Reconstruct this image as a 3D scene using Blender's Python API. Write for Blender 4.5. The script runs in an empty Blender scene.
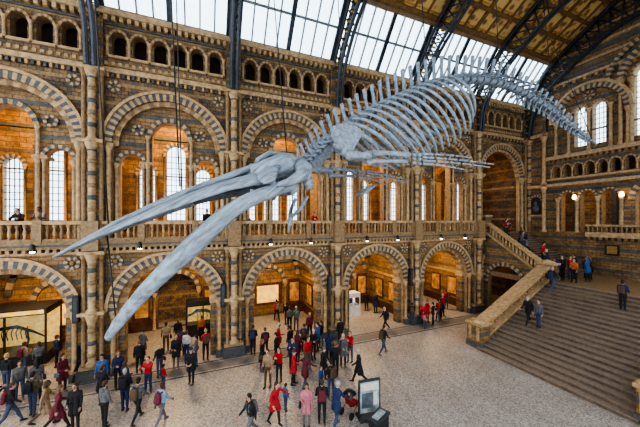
import bpy, bmesh, math, random
import numpy as np
from math import sin, cos, pi, sqrt, radians
from mathutils import Vector, Matrix, geometry
random.seed(7)
scn = bpy.context.scene
# ------------------------------------------------------------------ materials
MATS = {}
def new_mat(name):
    m = bpy.data.materials.new(name); m.use_nodes = True
    nt = m.node_tree; b = nt.nodes['Principled BSDF']
    MATS[name] = m
    return m, nt, b
def plain(name, col, rough=.6, metal=0, noise=.12, nscale=8.0, bump=0.0, emis=None, estr=0, detail=4, nrough=.5, streak=None):
    m, nt, b = new_mat(name)
    b.inputs['Roughness'].default_value = rough; b.inputs['Metallic'].default_value = metal
    n = nt.nodes.new('ShaderNodeTexNoise'); n.inputs['Scale'].default_value = nscale; n.inputs['Detail'].default_value = detail; n.inputs['Roughness'].default_value = nrough
    g = nt.nodes.new('ShaderNodeNewGeometry')
    if streak is not None:
        m1 = nt.nodes.new('ShaderNodeMapping'); m1.inputs['Rotation'].default_value = (0, streak, 0); nt.links.new(g.outputs['Position'], m1.inputs['Vector'])
        m2 = nt.nodes.new('ShaderNodeMapping'); m2.inputs['Scale'].default_value = (.16, 1, 1); nt.links.new(m1.outputs[0], m2.inputs['Vector']); nt.links.new(m2.outputs[0], n.inputs['Vector'])
    else: nt.links.new(g.outputs['Position'], n.inputs['Vector'])
    r = nt.nodes.new('ShaderNodeValToRGB'); e = r.color_ramp.elements
    e[0].position = .33; e[1].position = .67
    e[0].color = tuple(c * (1 - noise) for c in col) + (1,); e[1].color = tuple(min(1, c * (1 + noise)) for c in col) + (1,)
    nt.links.new(n.outputs['Fac'], r.inputs['Fac']); nt.links.new(r.outputs['Color'], b.inputs['Base Color'])
    if bump:
        bp = nt.nodes.new('ShaderNodeBump'); bp.inputs['Strength'].default_value = bump; bp.inputs['Distance'].default_value = .03
        nt.links.new(n.outputs['Fac'], bp.inputs['Height']); nt.links.new(bp.outputs['Normal'], b.inputs['Normal'])
    if emis:
        b.inputs['Emission Color'].default_value = emis + (1,); b.inputs['Emission Strength'].default_value = estr
    return m
def stone(name, c1, c2, mortar, band=None, period=1.0, frac=.2, bw=.5, rh=.2, mort=.012):
    m, nt, b = new_mat(name); L = nt.links
    g = nt.nodes.new('ShaderNodeNewGeometry'); sp = nt.nodes.new('ShaderNodeSeparateXYZ'); L.new(g.outputs['Position'], sp.inputs[0])
    ad = nt.nodes.new('ShaderNodeMath'); L.new(sp.outputs[0], ad.inputs[0]); L.new(sp.outputs[1], ad.inputs[1])
    cb = nt.nodes.new('ShaderNodeCombineXYZ'); L.new(ad.outputs[0], cb.inputs[0]); L.new(sp.outputs[2], cb.inputs[1])
    br = nt.nodes.new('ShaderNodeTexBrick'); L.new(cb.outputs[0], br.inputs['Vector'])
    br.inputs['Scale'].default_value = 1; br.inputs['Brick Width'].default_value = bw; br.inputs['Row Height'].default_value = rh
    br.inputs['Mortar Size'].default_value = mort; br.inputs['Color1'].default_value = c1 + (1,); br.inputs['Color2'].default_value = c2 + (1,); br.inputs['Mortar'].default_value = mortar + (1,)
    col = br.outputs['Color']
    if band:
        d = nt.nodes.new('ShaderNodeMath'); d.operation = 'DIVIDE'; L.new(sp.outputs[2], d.inputs[0]); d.inputs[1].default_value = period
        f = nt.nodes.new('ShaderNodeMath'); f.operation = 'FRACT'; L.new(d.outputs[0], f.inputs[0])
        lt = nt.nodes.new('ShaderNodeMath'); lt.operation = 'LESS_THAN'; L.new(f.outputs[0], lt.inputs[0]); lt.inputs[1].default_value = frac
        mx = nt.nodes.new('ShaderNodeMixRGB'); L.new(lt.outputs[0], mx.inputs[0]); L.new(col, mx.inputs[1]); mx.inputs[2].default_value = band + (1,)
        col = mx.outputs[0]
    for sc, lo_, hi_ in ((1.3, (.6, .58, .58), (1.15, 1.12, 1.05)), (9, (.62, .62, .62), (1.3, 1.27, 1.2))):
        n = nt.nodes.new('ShaderNodeTexNoise'); n.inputs['Scale'].default_value = sc; n.inputs['Detail'].default_value = 8; n.inputs['Roughness'].default_value = .7; L.new(g.outputs['Position'], n.inputs['Vector'])
        r = nt.nodes.new('ShaderNodeValToRGB'); r.color_ramp.elements[0].position = .35; r.color_ramp.elements[1].position = .65
        r.color_ramp.elements[0].color = lo_ + (1,); r.color_ramp.elements[1].color = hi_ + (1,); L.new(n.outputs['Fac'], r.inputs['Fac'])
        mu = nt.nodes.new('ShaderNodeMixRGB'); mu.blend_type = 'MULTIPLY'; mu.inputs[0].default_value = 1; L.new(col, mu.inputs[1]); L.new(r.outputs[0], mu.inputs[2]); col = mu.outputs[0]
    L.new(col, b.inputs['Base Color']); b.inputs['Roughness'].default_value = .75
    bp = nt.nodes.new('ShaderNodeBump'); bp.inputs['Strength'].default_value = .8; bp.inputs['Distance'].default_value = .03; bp.invert = True
    L.new(br.outputs['Fac'], bp.inputs['Height']); L.new(bp.outputs['Normal'], b.inputs['Normal'])
    return m
stone('stone_banded', (.36, .235, .115), (.25, .165, .09), (.11, .075, .045), (.125, .13, .135), .8, .28)
stone('stone_brown', (.32, .20, .095), (.115, .105, .10), (.07, .05, .035), (.34, .24, .13), 1.0, .2, .3, .2)
stone('stone_ochre', (.40, .255, .115), (.27, .165, .08), (.10, .065, .035), (.16, .13, .10), 1.2, .17, .6, .3)
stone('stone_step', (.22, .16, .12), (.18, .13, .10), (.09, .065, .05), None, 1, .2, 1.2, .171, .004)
plain('stone_light', (.43, .30, .165), .7, 0, .4, 5, .5, detail=8, nrough=.7)
plain('stone_dark', (.095, .098, .10), .7, 0, .35, 5, .5, detail=8, nrough=.7)
plain('stone_mid', (.27, .18, .095), .7, 0, .4, 7, .5, detail=8, nrough=.7)
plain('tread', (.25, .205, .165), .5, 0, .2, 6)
plain('floor_band', (.20, .185, .17), .4, 0, .2, 12)
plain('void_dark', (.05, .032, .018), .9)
plain('iron', (.065, .075, .09), .5, .4, .2)
plain('gold', (.55, .34, .09), .4, .5, .2)
plain('timber', (.20, .115, .045), .6, 0, .25, 4)
plain('frame_white', (.22, .24, .25), .5)
plain('lead', (.07, .07, .075), .5)
plain('bone', (.235, .285, .34), .6, 0, .42, 9, .8, detail=8, nrough=.7)
plain('bone_jaw', (.235, .285, .34), .6, 0, .52, 9, 1.0, detail=8, nrough=.65, streak=radians(36))
plain('bone_dark', (.10, .12, .145), .7, 0, .3, 5, .4)
plain('black', (.02, .02, .022), .4)
plain('white', (.62, .60, .56), .5)
plain('brass', (.5, .33, .12), .35, .8)
plain('glow_warm', (1, .8, .5), .5, emis=(1, .62, .25), estr=9)
plain('glow_white', (1, 1, 1), .5, emis=(1, .88, .7), estr=2.5)
plain('glow_spot', (1, 1, 1), .5, emis=(1, .8, .5), estr=12)
plain('glow_green', (.1, .8, .3), .5, emis=(.1, .9, .35), estr=2)
plain('case_glow', (.75, .5, .15), .5, 0, .6, 3, emis=(1, .55, .14), estr=.6)  # gold emission stands in for the yellow lighting inside the display cases
plain('portrait', (.03, .03, .035), .5, 0, .8, 6)
plain('poster', (.30, .36, .36), .5, 0, .5, 3)
plain('panel_brown', (.10, .05, .025), .5, 0, .4, 3)
plain('panel_warm', (.40, .20, .06), .5, 0, .7, 2.5, emis=(1, .5, .15), estr=.12)
m, nt, b = new_mat('ceiling_panel'); L = nt.links
g = nt.nodes.new('ShaderNodeNewGeometry'); v = nt.nodes.new('ShaderNodeTexVoronoi'); v.inputs['Scale'].default_value = 2.2; L.new(g.outputs['Position'], v.inputs['Vector'])
r = nt.nodes.new('ShaderNodeValToRGB'); e = r.color_ramp.elements; e[0].position = .12; e[0].color = (.12, .16, .07, 1); e[1].position = .5; e[1].color = (.66, .47, .19, 1)
x = e.new(.3); x.color = (.34, .13, .05, 1); L.new(v.outputs['Distance'], r.inputs['Fac']); L.new(r.outputs[0], b.inputs['Base Color']); b.inputs['Roughness'].default_value = .7
m, nt, b = new_mat('terrazzo'); L = nt.links
g = nt.nodes.new('ShaderNodeNewGeometry'); v = nt.nodes.new('ShaderNodeTexVoronoi'); v.inputs['Scale'].default_value = 22; L.new(g.outputs['Position'], v.inputs['Vector'])
r = nt.nodes.new('ShaderNodeValToRGB'); e = r.color_ramp.elements; e[0].position = .05; e[0].color = (.22, .20, .19, 1); e[1].position = .95; e[1].color = (.54, .50, .46, 1)
sp = nt.nodes.new('ShaderNodeSeparateColor'); L.new(v.outputs['Color'], sp.inputs[0]); L.new(sp.outputs[0], r.inputs['Fac'])
n = nt.nodes.new('ShaderNodeTexNoise'); n.inputs['Scale'].default_value = .6; n.inputs['Detail'].default_value = 6; L.new(g.outputs['Position'], n.inputs['Vector'])
r2 = nt.nodes.new('ShaderNodeValToRGB'); r2.color_ramp.elements[0].position = .3; r2.color_ramp.elements[1].position = .7; r2.color_ramp.elements[0].color = (.82, .8, .78, 1); L.new(n.outputs['Fac'], r2.inputs['Fac'])
mu = nt.nodes.new('ShaderNodeMixRGB'); mu.blend_type = 'MULTIPLY'; mu.inputs[0].default_value = 1; L.new(r.outputs[0], mu.inputs[1]); L.new(r2.outputs[0], mu.inputs[2]); L.new(mu.outputs[0], b.inputs['Base Color']); b.inputs['Roughness'].default_value = .38
m = bpy.data.materials.new('glass_pane'); m.use_nodes = True; nt = m.node_tree; nt.nodes.clear(); MATS['glass_pane'] = m
o = nt.nodes.new('ShaderNodeOutputMaterial'); t = nt.nodes.new('ShaderNodeBsdfTransparent'); t.inputs[0].default_value = (.86, .93, .98, 1)
gl = nt.nodes.new('ShaderNodeBsdfGlossy'); gl.inputs['Roughness'].default_value = .1; mx = nt.nodes.new('ShaderNodeMixShader'); mx.inputs[0].default_value = .05
nt.links.new(t.outputs[0], mx.inputs[1]); nt.links.new(gl.outputs[0], mx.inputs[2]); nt.links.new(mx.outputs[0], o.inputs[0])
# ------------------------------------------------------------------ mesh builder
class MB:
    def __init__(s, tf=None):
        s.V = []; s.F = []; s.M = []; s.S = []; s.tf = tf or (lambda a, n, h: (a, n, h)); s.names = []
    def mi(s, m):
        if m not in s.names: s.names.append(m)
        return s.names.index(m)
    def add(s, pts, faces, m, smooth=False):
        o = len(s.V); s.V += [s.tf(*p) for p in pts]; k = s.mi(m)
        for f in faces:
            s.F.append([i + o for i in f]); s.M.append(k); s.S.append(smooth)
    def box(s, a0, a1, n0, n1, h0, h1, m):
        p = [(a, n, h) for h in (h0, h1) for n in (n0, n1) for a in (a0, a1)]
        s.add(p, [(0, 2, 3, 1), (4, 5, 7, 6), (0, 1, 5, 4), (2, 6, 7, 3), (0, 4, 6, 2), (1, 3, 7, 5)], m)
    def lathe(s, a, n, prof, m, seg=8, smooth=True):
        p = []; f = []
        for h, r in prof:
            for i in range(seg): p.append((a + r * cos(2 * pi * i / seg), n + r * sin(2 * pi * i / seg), h))
        for j in range(len(prof) - 1):
            for i in range(seg):
                k = (i + 1) % seg; f.append((j * seg + i, j * seg + k, (j + 1) * seg + k, (j + 1) * seg + i))
        f.append(tuple(range(seg - 1, -1, -1))); f.append(tuple((len(prof) - 1) * seg + i for i in range(seg)))
        s.add(p, f, m, smooth)
    def shaft(s, a, n, h0, h1, r, m='stone_light', seg=8, cap=True):
        s.lathe(a, n, [(h0, r * 1.7), (h0 + r * .8, r * 1.6), (h0 + r * 1.4, r), (h1 - r * 3.2, r), (h1 - r * 3.1, r * 1.2), (h1 - r * 2.8, r * 1.05), (h1 - r * .8, r * 1.75), (h1, r * 1.9)], m, seg)
    def poly(s, outline, holes, n0, n1, m, mr=None, back=True):
        loops = [outline] + holes
        tri = geometry.tessellate_polygon([[Vector((a, h, 0)) for a, h in l] for l in loops])
        flat = [q for l in loops for q in l]
        s.add([(a, n1, h) for a, h in flat], [tuple(t) for t in tri], m)
        if back: s.add([(a, n0, h) for a, h in flat], [tuple(t)[::-1] for t in tri], m)
        for l in loops:
            k = len(l)
            s.add([(a, n0, h) for a, h in l] + [(a, n1, h) for a, h in l], [(i, (i + 1) % k, k + (i + 1) % k, k + i) for i in range(k)], mr or m)
    def ring(s, c, hc, r0, r1, n0, n1, m, m2=None, seg=18, a0=0, a1=pi):
        for i in range(seg):
            t0 = a0 + (a1 - a0) * i / seg; t1 = a0 + (a1 - a0) * (i + 1) / seg
            q = [(c + r * cos(t), n, hc + r * sin(t)) for n in (n0, n1) for r in (r0, r1) for t in (t0, t1)]
            s.add(q, [(4, 5, 7, 6), (0, 1, 5, 4), (2, 6, 7, 3), (0, 4, 6, 2), (1, 3, 7, 5)], m if i % 2 == 0 or not m2 else m2)
    def tube(s, pts, rad, m, seg=8, up=(0, 0, 1), smooth=True):
        pts = [Vector(p) for p in pts]; n = len(pts); P = []; F = []; up = Vector(up)
        for i, p in enumerate(pts):
            T = (pts[min(i + 1, n - 1)] - pts[max(i - 1, 0)]).normalized(); S = T.cross(up)
            if S.length < 1e-3: S = T.cross(Vector((1, .1, 0)))
            S.normalize(); U = S.cross(T)
            r = rad[i] if isinstance(rad, (list, tuple)) and not (len(rad) == 2 and n != 2 and not isinstance(rad[0], (list, tuple))) else rad
            if not isinstance(r, (list, tuple)): r = (r, r)
            for k in range(seg):
                t = 2 * pi * k / seg; P.append(tuple(p + S * r[0] * cos(t) + U * r[1] * sin(t)))
        for j in range(n - 1):
            for k in range(seg): F.append((j * seg + k, j * seg + (k + 1) % seg, (j + 1) * seg + (k + 1) % seg, (j + 1) * seg + k))
        F.append(tuple(range(seg - 1, -1, -1))); F.append(tuple((n - 1) * seg + k for k in range(seg)))
        s.add(P, F, m, smooth)
    def ell(s, c, r, m, seg=12, rings=8, R=None):
        P = []; F = []
        for j in range(rings + 1):
            ph = pi * j / rings
            for k in range(seg):
                t = 2 * pi * k / seg; q = Vector((r[0] * sin(ph) * cos(t), r[1] * sin(ph) * sin(t), r[2] * cos(ph)))
                if R: q = R @ q
                P.append(tuple(q + Vector(c)))
        for j in range(rings):
            for k in range(seg): F.append((j * seg + k, j * seg + (k + 1) % seg, (j + 1) * seg + (k + 1) % seg, (j + 1) * seg + k))
        s.add(P, F, m, True)
    def mesh(s, name):
        me = bpy.data.meshes.new(name); me.from_pydata(s.V, [], s.F)
        for k in s.names: me.materials.append(MATS[k])
        me.polygons.foreach_set('material_index', s.M); me.polygons.foreach_set('use_smooth', s.S)
        bm = bmesh.new(); bm.from_mesh(me); bmesh.ops.recalc_face_normals(bm, faces=bm.faces); bm.to_mesh(me); bm.free()
        me.update(); return me
    def obj(s, name, parent=None):
        o = bpy.data.objects.new(name, s.mesh(name)); scn.collection.objects.link(o)
        if parent: o.parent = parent
        return o
def empty(name, loc=(0, 0, 0)):
    o = bpy.data.objects.new(name, None); o.location = loc; scn.collection.objects.link(o); return o
def arcpts(c, hs, r, n=16): return [(c - r * cos(pi * i / n), hs + r * sin(pi * i / n)) for i in range(n + 1)]
def arched(a0, a1, h0, h1, ops, n=16):
    p = [(a0, h0)]
    for c, r, hs in ops: p += [(c - r, h0)] + arcpts(c, hs, r, n) + [(c + r, h0)]
    return p + [(a1, h0), (a1, h1), (a0, h1)]
def hole(c, r, h0, hs, n=10): return [(c - r, h0)] + arcpts(c, hs, r, n) + [(c + r, h0)]
# ------------------------------------------------------------------ left wall
YW = 17.9; BAY = 6.8; S0 = -4.95; XE = 29.05
W = MB(lambda a, n, h: (a, YW - n, h))
G = MB(lambda a, n, h: (a, YW - n, h))
GL = MB(lambda a, n, h: (a, YW - n, h))
bays = [S0 + BAY * k for k in range(-2, 5)]
for bi, sb in enumerate(bays):
    s0, s1 = sb, sb + BAY; c = sb + 3.4
    W.poly(arched(s0, s1, 0, 6.45, [(c, 2.45, 3.3)]), [], -.9, 0, 'stone_banded', 'stone_light')
    W.ring(c, 3.3, 2.15, 2.46, -.8, -.3, 'stone_light', 'stone_mid', 26)
    W.ring(c, 3.3, 2.45, 2.82, 0, .14, 'stone_light', 'stone_dark', 48)
    W.ring(c, 3.3, 2.82, 2.97, 0, .24, 'stone_light', None, 24)
    for sg in (-1, 1):
        W.box(c + sg * 2.3 - .17, c + sg * 2.3 + .17, -.82, -.28, 0, 3.1, 'stone_banded')
        W.box(c + sg * 2.33 - .25, c + sg * 2.33 + .25, -.88, -.2, 3.1, 3.32, 'stone_light')
        W.shaft(c + sg * 2.6, .1, .4, 3.3, .11)
        W.box(c + sg * 2.65 - .22, c + sg * 2.65 + .2, 0, .3, 0, .4, 'stone_dark')
        W.ring(c + sg * 2.5, 5.85, .18, .34, 0, .1, 'stone_light', 'stone_dark', 14, 0, 2 * pi)
        W.lathe(c + sg * 2.5, .02, [(5.72, .02), (5.76, .1), (5.85, .13), (5.94, .1), (5.98, .02)], 'stone_mid', 8)
    W.box(s0, s1, 0, .12, 6.3, 6.42, 'stone_light')
    for i in range(24): W.box(s0 + .1 + i * .284, s0 + .24 + i * .284, 0, .24, 6.42, 6.6, 'stone_light')
    W.box(s0, s1, -.9, .42, 6.6, 6.9, 'stone_mid'); W.box(s0, s1, .42, .46, 6.72, 6.8, 'stone_dark')
    e1 = s1 if bi < 6 else 23.2
    W.box(s0, e1, .08, .36, 6.9, 7.08, 'stone_mid'); W.box(s0, e1, .05, .4, 7.78, 7.95, 'stone_light')
    k = int((e1 - s0) / .27)
    for i in range(k):
        x = s0 + .14 + i * .27
        W.lathe(x, .22, [(7.08, .09), (7.15, .05), (7.35, .085), (7.55, .045), (7.7, .09), (7.78, .1)], 'stone_light' if i % 2 else 'stone_mid', 6)
    for x in (c - 1.3, c + 1.3):
        if x < e1: W.box(x - .16, x + .16, .02, .44, 6.9, 8.0, 'stone_mid')
    W.poly(arched(s0, s1, 6.9, 15.65, [(c, 2.65, 11.9)], 20), [], -.35, 0, 'stone_brown', 'stone_light')
    W.ring(c, 11.9, 2.65, 3.0, 0, .16, 'stone_light', 'stone_dark', 54)
    W.ring(c, 11.9, 3.0, 3.14, 0, .26, 'stone_light', None, 26)
    W.ring(c, 11.9, 2.4, 2.65, -.3, -.05, 'stone_mid', 'stone_light', 30)
    for sg in (-1, 1): W.ring(c + sg * 2.55, 14.95, .14, .3, 0, .1, 'stone_light', 'stone_dark', 12, 0, 2 * pi)
    if bi < 6:
        W.poly(arched(s0, s1, 6.9, 15.6, [(c - 1.86, .58, 11.0), (c, .9, 12.6), (c + 1.86, .58, 11.0)], 12), [], -.9, -.36, 'stone_banded', 'stone_light')
        W.ring(c, 12.6, .9, 1.12, -.36, -.2, 'stone_light', 'stone_dark', 18)
        for sg in (-1, 1):
            W.ring(c + sg * 1.86, 11.0, .58, .74, -.36, -.22, 'stone_light', 'stone_dark', 14)
            W.shaft(c + sg * 1.08, -.22, 6.9, 11.1, .1); W.shaft(c + sg * 1.08, -.22, 11.1, 12.6, .08)
            W.shaft(c + sg * 2.5, -.2, 6.9, 11.0, .1); W.shaft(c + sg * 1.3, -.25, 6.9, 11.0, .07)
            W.box(c + sg * 1.18 - .3, c + sg * 1.18 + .3, -.9, -.1, 11.0, 11.15, 'stone_light')
            W.ring(c + sg * 1.55, 12.9, .16, .3, -.36, -.25, 'stone_light', 'stone_dark', 12, 0, 2 * pi)
    for sg in (-1, 1):
        W.shaft(c + sg * 2.78, .12, 6.9, 11.85, .12)
        W.box(c + sg * 2.8 - .25, c + sg * 2.8 + .25, 0, .3, 11.78, 11.95, 'stone_light')
    W.box(s0, s1, -.9, .22, 15.6, 15.85, 'stone_light')
    for i in range(30): W.box(s0 + .06 + i * .2267, s0 + .17 + i * .2267, 0, .14, 15.4, 15.6, 'stone_dark' if i % 2 else 'stone_light')
    for i in range(22): W.box(s0 + .1 + i * .305, s0 + .25 + i * .305, 0, .05, 16.05, 16.22, 'stone_light')
    hs = [hole(c - 2.375 + i * .95, .31, 16.55, 17.5, 8) for i in range(6)]
    W.poly([(s0, 15.85), (s1, 15.85), (s1, 18.4), (s0, 18.4)], hs, -.5, 0, 'stone_brown', 'stone_mid')
    for i in range(6):
        W.ring(c - 2.375 + i * .95, 17.5, .31, .43, 0, .1, 'stone_light', 'stone_mid', 10)
        W.box(c - 2.8 + i * .95, c - 1.95 + i * .95, 0, .12, 16.42, 16.55, 'stone_light')
    for i in range(7): W.shaft(c - 2.85 + i * .95, .07, 16.5, 17.5, .07)
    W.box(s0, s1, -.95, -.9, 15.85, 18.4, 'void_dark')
    W.box(s0, s1, 0, .1, 18.1, 18.2, 'stone_dark')
    for i in range(20): W.box(s0 + .08 + i * .34, s0 + .25 + i * .34, 0, .26, 18.25, 18.5, 'stone_light')
    W.box(s0, s1, -.95, .34, 18.5, 18.8, 'stone_light')
    # behind : aisle
    door = bi in (2, 4, 5)
    G.poly([(s0, 0), (s1, 0), (s1, 6.5), (s0, 6.5)], [hole(c, 1.3, .02, 2.7, 12)] if door else [], -6.4, -6.0, 'stone_ochre')
    if door: G.box(s0, s1, -7.5, -7.4, 0, 6.5, 'stone_brown')
    else:
        G.box(c - 1.25, c + 1.25, -6, -5.95, .9, 2.7, 'panel_brown'); G.box(c - .9, c + .9, -5.95, -5.92, 1.1, 2.5, 'case_glow')
    G.ring(c, 2.7, 1.3, 1.6, -6, -5.85, 'stone_light', 'stone_dark', 18)
    for sg in (-1, 1):
        G.box(c + sg * 2.3 - .55, c + sg * 2.3 + .55, -6, -5.9, .2, 2.9, 'panel_brown'); G.box(c + sg * 2.3 - .4, c + sg * 2.3 + .4, -5.9, -5.87, 1.0, 2.6, 'panel_warm')
        G.shaft(c + sg * 1.5, -5.85, 0, 2.7, .1)
    G.box(s0, c - 1.3, -6, -5.85, 0, .8, 'panel_brown'); G.box(c + 1.3, s1, -6, -5.85, 0, .8, 'panel_brown'); G.box(s0, s1, -6, -5.8, 4.4, 4.6, 'stone_dark')
    G.box(s0 - .25, s0 + .25, -6, -.9, 0, 6.5, 'stone_ochre'); G.box(s0 - .3, s0 + .3, -6, -.9, 3.1, 3.3, 'stone_light'); G.box(s0 - .3, s0 + .3, -6, -.9, 0, .7, 'panel_brown')
    for q in (-2.2, -4.2): G.box(s0 - .34, s0 + .34, q - .6, q + .6, 1.0, 2.7, 'panel_brown'); G.box(s0 - .36, s0 + .36, q - .5, q + .5, 1.1, 2.6, 'panel_warm')
    G.ring(c, 3.3, 2.45, 2.75, -6, -5.8, 'stone_light', 'stone_dark', 20)
    G.box(s0, s1, -7.5, -.9, 6.5, 6.88, 'stone_mid')
    for j in range(4): G.box(s0, s1, -5.6 + j * 1.3, -5.4 + j * 1.3, 6.25, 6.5, 'stone_light')
    # gallery
    G.poly([(s0, 6.9), (s1, 6.9), (s1, 15.6), (s0, 15.6)], [hole(c - 1.75, .45, 8.0, 11.2), hole(c, .58, 8.0, 12.6), hole(c + 1.75, .45, 8.0, 11.2)], -4.9, -4.5, 'stone_ochre', 'stone_light')
    G.box(s0, s1, -4.5, -4.38, 11.1, 11.25, 'stone_dark') if False else None
    G.box(s0, s1, -4.5, -4.35, 7.7, 7.9, 'stone_light'); G.box(s0, s1, -4.5, -4.4, 13.5, 13.7, 'stone_dark')
    for q, r, t in ((c - 1.75, .45, 11.2), (c, .58, 12.6), (c + 1.75, .45, 11.2)):
        G.ring(q, t, r, r + .22, -4.5, -4.38, 'stone_light', 'stone_dark', 14)
        for sg in (-1, 1): G.shaft(q + sg * (r + .12), -4.4, 7.9, t, .07, 'stone_light', 6)
        GL.box(q - r, q + r, -4.72, -4.7, 8.0, t + r, 'glass_pane')
        GL.box(q - r, q + r, -4.69, -4.64, 11.0, 11.08, 'lead')
        for i in range(1, 4): GL.box(q - r + 2 * r * i / 4 - .02, q - r + 2 * r * i / 4 + .02, -4.69, -4.65, 8, t + r, 'lead')
        for i in range(int((t - 8) / .4)): GL.box(q - r, q + r, -4.69, -4.65, 8.4 + i * .4, 8.44 + i * .4, 'lead')
    G.box(s0, s1, -4.9, -.9, 15.6, 15.8, 'stone_ochre')
G.box(XE, XE + .4, -7.5, -.2, 0, 15.8, 'stone_brown')
for z in (3.1, 8.0, 11.2): G.box(XE - .12, XE, -6, -.9, z, z + .2, 'stone_light')
for sb in bays:
    T = MB(lambda a, n, h, sb=sb: (sb + n, YW + a, h))
    T.poly(arched(.85, 4.5, 6.9, 15.6, [(2.7, 1.4, 11.5)], 12), [], -.3, .3, 'stone_ochre', 'stone_light')
    T.ring(2.7, 11.5, 1.4, 1.65, -.36, .36, 'stone_light', 'stone_dark', 16)
    o = len(G.V)
    G.V += T.V
    for f, mm, ss in zip(T.F, T.M, T.S): G.F.append([i + o for i in f]); G.M.append(G.mi(T.names[mm])); G.S.append(ss)
# piers
for sb in bays + [XE]:
    W.box(sb - .62, sb + .62, 0, .5, 0, .55, 'stone_dark'); W.box(sb - .55, sb + .55, 0, .42, .55, .75, 'stone_light')
    W.box(sb - .45, sb + .45, 0, .3, .75, 15.6, 'stone_banded')
    W.box(sb - .4, sb + .4, 0, .26, 15.6, 18.4, 'stone_banded')
    for z0, z1 in ((.75, 3.35), (3.35, 6.35), (6.9, 11.9), (11.9, 15.5)):
        W.shaft(sb, .42, z0, z1, .17, 'stone_light', 10)
        for sg in (-1, 1): W.shaft(sb + sg * .36, .32, z0, z1, .1, 'stone_mid', 8)
        W.box(sb - .55, sb + .55, 0, .62, z1 - .06, z1 + .1, 'stone_light')
    for i in range(24):
        h = 1.2 + i * .6
        if 6.2 < h < 8.0 or abs(h - 3.35) < .3 or abs(h - 11.9) < .3: continue
        W.lathe(sb, .42, [(h, .17), (h + .03, .205), (h + .19, .205), (h + .22, .17)], 'stone_dark' if i % 2 else 'stone_mid', 10)
    W.box(sb - .34, sb + .34, 0, .75, 6.5, 7.95, 'stone_mid')
wl = empty('wall_left'); W.obj('arcade_facade', wl); G.obj('gallery_and_aisle', wl); GL.obj('leaded_windows', wl)
NW = MB(lambda a, n, h: (a, -1.2 + n, h))
for sb in bays:
    c = sb + 3.4
    NW.poly(arched(sb, sb + BAY, 0, 6.6, [(c, 2.45, 3.3)]), [], -.5, 0, 'stone_banded', 'stone_light')
    NW.poly(arched(sb, sb + BAY, 6.9, 18.8, [(c, 2.9, 12.2)]), [], -.5, 0, 'stone_brown', 'stone_light')
    NW.box(sb, sb + BAY, -3.5, .1, 6.6, 6.9, 'stone_mid')
    NW.ring(c, 12.2, 2.9, 3.2, 0, .15, 'stone_light', 'stone_dark', 30)
NW.obj('wall_right')
# ------------------------------------------------------------------ floor
F = MB(); F.box(-20, 40, -5, 26, -.2, 0, 'terrazzo'); F.obj('floor')
F = MB(); F.box(-19, 23, 16.35, 17.15, 0, .012, 'floor_band'); F.box(-19, 23, 16.1, 16.2, 0, .012, 'stone_dark'); F.box(-19, 23, 17.25, 17.35, 0, .012, 'stone_dark')
F.box(-19, 14.4, 3.2, 3.8, 0, .012, 'floor_band')
F.obj('trim_floor_border')
# ------------------------------------------------------------------ roof
R = MB()
A = (17.9, 18.8); B = (15.3, 22.1); C = (9.0, 26.0)
def mir(y, f): return y if f else 18.0 - y
SK = MB()
def slab(mb, x0, x1, p, q, t, m, f):
    (y0, z0), (y1, z1) = p, q; L_ = sqrt((y1 - y0) ** 2 + (z1 - z0) ** 2)
    ny, nz = abs(z1 - z0) / L_, abs(y1 - y0) / L_
    pts = [(x, mir(y + ny * d, f), z + nz * d) for x in (x0, x1) for (y, z) in (p, q) for d in (0, t)]
    mb.add(pts, [(0, 1, 3, 2), (4, 6, 7, 5), (0, 4, 5, 1), (2, 3, 7, 6), (0, 2, 6, 4), (1, 5, 7, 3)], m)
def lerp(p, q, t): return (p[0] + (q[0] - p[0]) * t, p[1] + (q[1] - p[1]) * t)
for f in (True, False):
    for sb in bays:
        slab(SK, sb + .3, sb + BAY - .3, lerp(A, B, .02), lerp(A, B, .98), .02, 'glass_pane', f)
        for i in range(9):
            w = .13 if i in (0, 4, 8) else .04
            x = sb + .3 + (BAY - .6) * i / 8
            slab(SK, x - w, x + w, lerp(A, B, 0), B, .14, 'frame_white' if w < .05 else 'iron', f)
        for t in (.0, .48, .97): slab(SK, sb + .2, sb + BAY - .2, lerp(A, B, t), lerp(A, B, min(1, t + (.05 if t in (0, .97) else .035))), .13, 'frame_white' if 0 < t < .9 else 'iron', f)
        slab(R, sb, sb + BAY, B, C, .15, 'ceiling_panel', f)
        for t in (0, .2, .4, .6, .8): slab(R, sb, sb + BAY, lerp((B[0], B[1] - .2), (C[0], C[1] - .2), t), lerp((B[0], B[1] - .2), (C[0], C[1] - .2), t + .035), .22, 'timber', f); slab(R, sb, sb + BAY, lerp((B[0], B[1] - .04), (C[0], C[1] - .04), t + .035), lerp((B[0], B[1] - .04), (C[0], C[1] - .04), t + .05), .05, 'gold', f)
        for i in range(0, 7):
            x = sb + BAY * i / 6; w = .13 if i in (0, 3, 6) else .06
            slab(R, x - w, x + w, (B[0], B[1] - .14), (C[0], C[1] - .14), .16, 'timber', f)
    R.box(-18.6, XE, mir(15.45, f) - .2, mir(15.45, f) + .2, 21.75, 22.15, 'timber')
R.box(-18.6, XE, 8.8, 9.2, 25.6, 26.0, 'timber')
R.obj('ceiling'); SK.obj('window_skylight')
def cat(P, n=6):
    out = []; P = [Vector(p) for p in P]; P = [P[0] * 2 - P[1]] + P + [P[-1] * 2 - P[-2]]
    for i in range(1, len(P) - 2):
        for k in range(n):
            t = k / n; a, b_, c, d = P[i - 1:i + 3]
            out.append(.5 * ((2 * b_) + (c - a) * t + (2 * a - 5 * b_ + 4 * c - d) * t * t + (3 * b_ - a - 3 * c + d) * t ** 3))
    out.append(P[-2]); return out
T = MB()
lo = cat([(0, 17.25, 15.6), (0, 16.95, 17.6), (0, 15.7, 19.5), (0, 13.8, 21.0), (0, 11.5, 22.3), (0, 9, 22.8)], 4)
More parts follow.
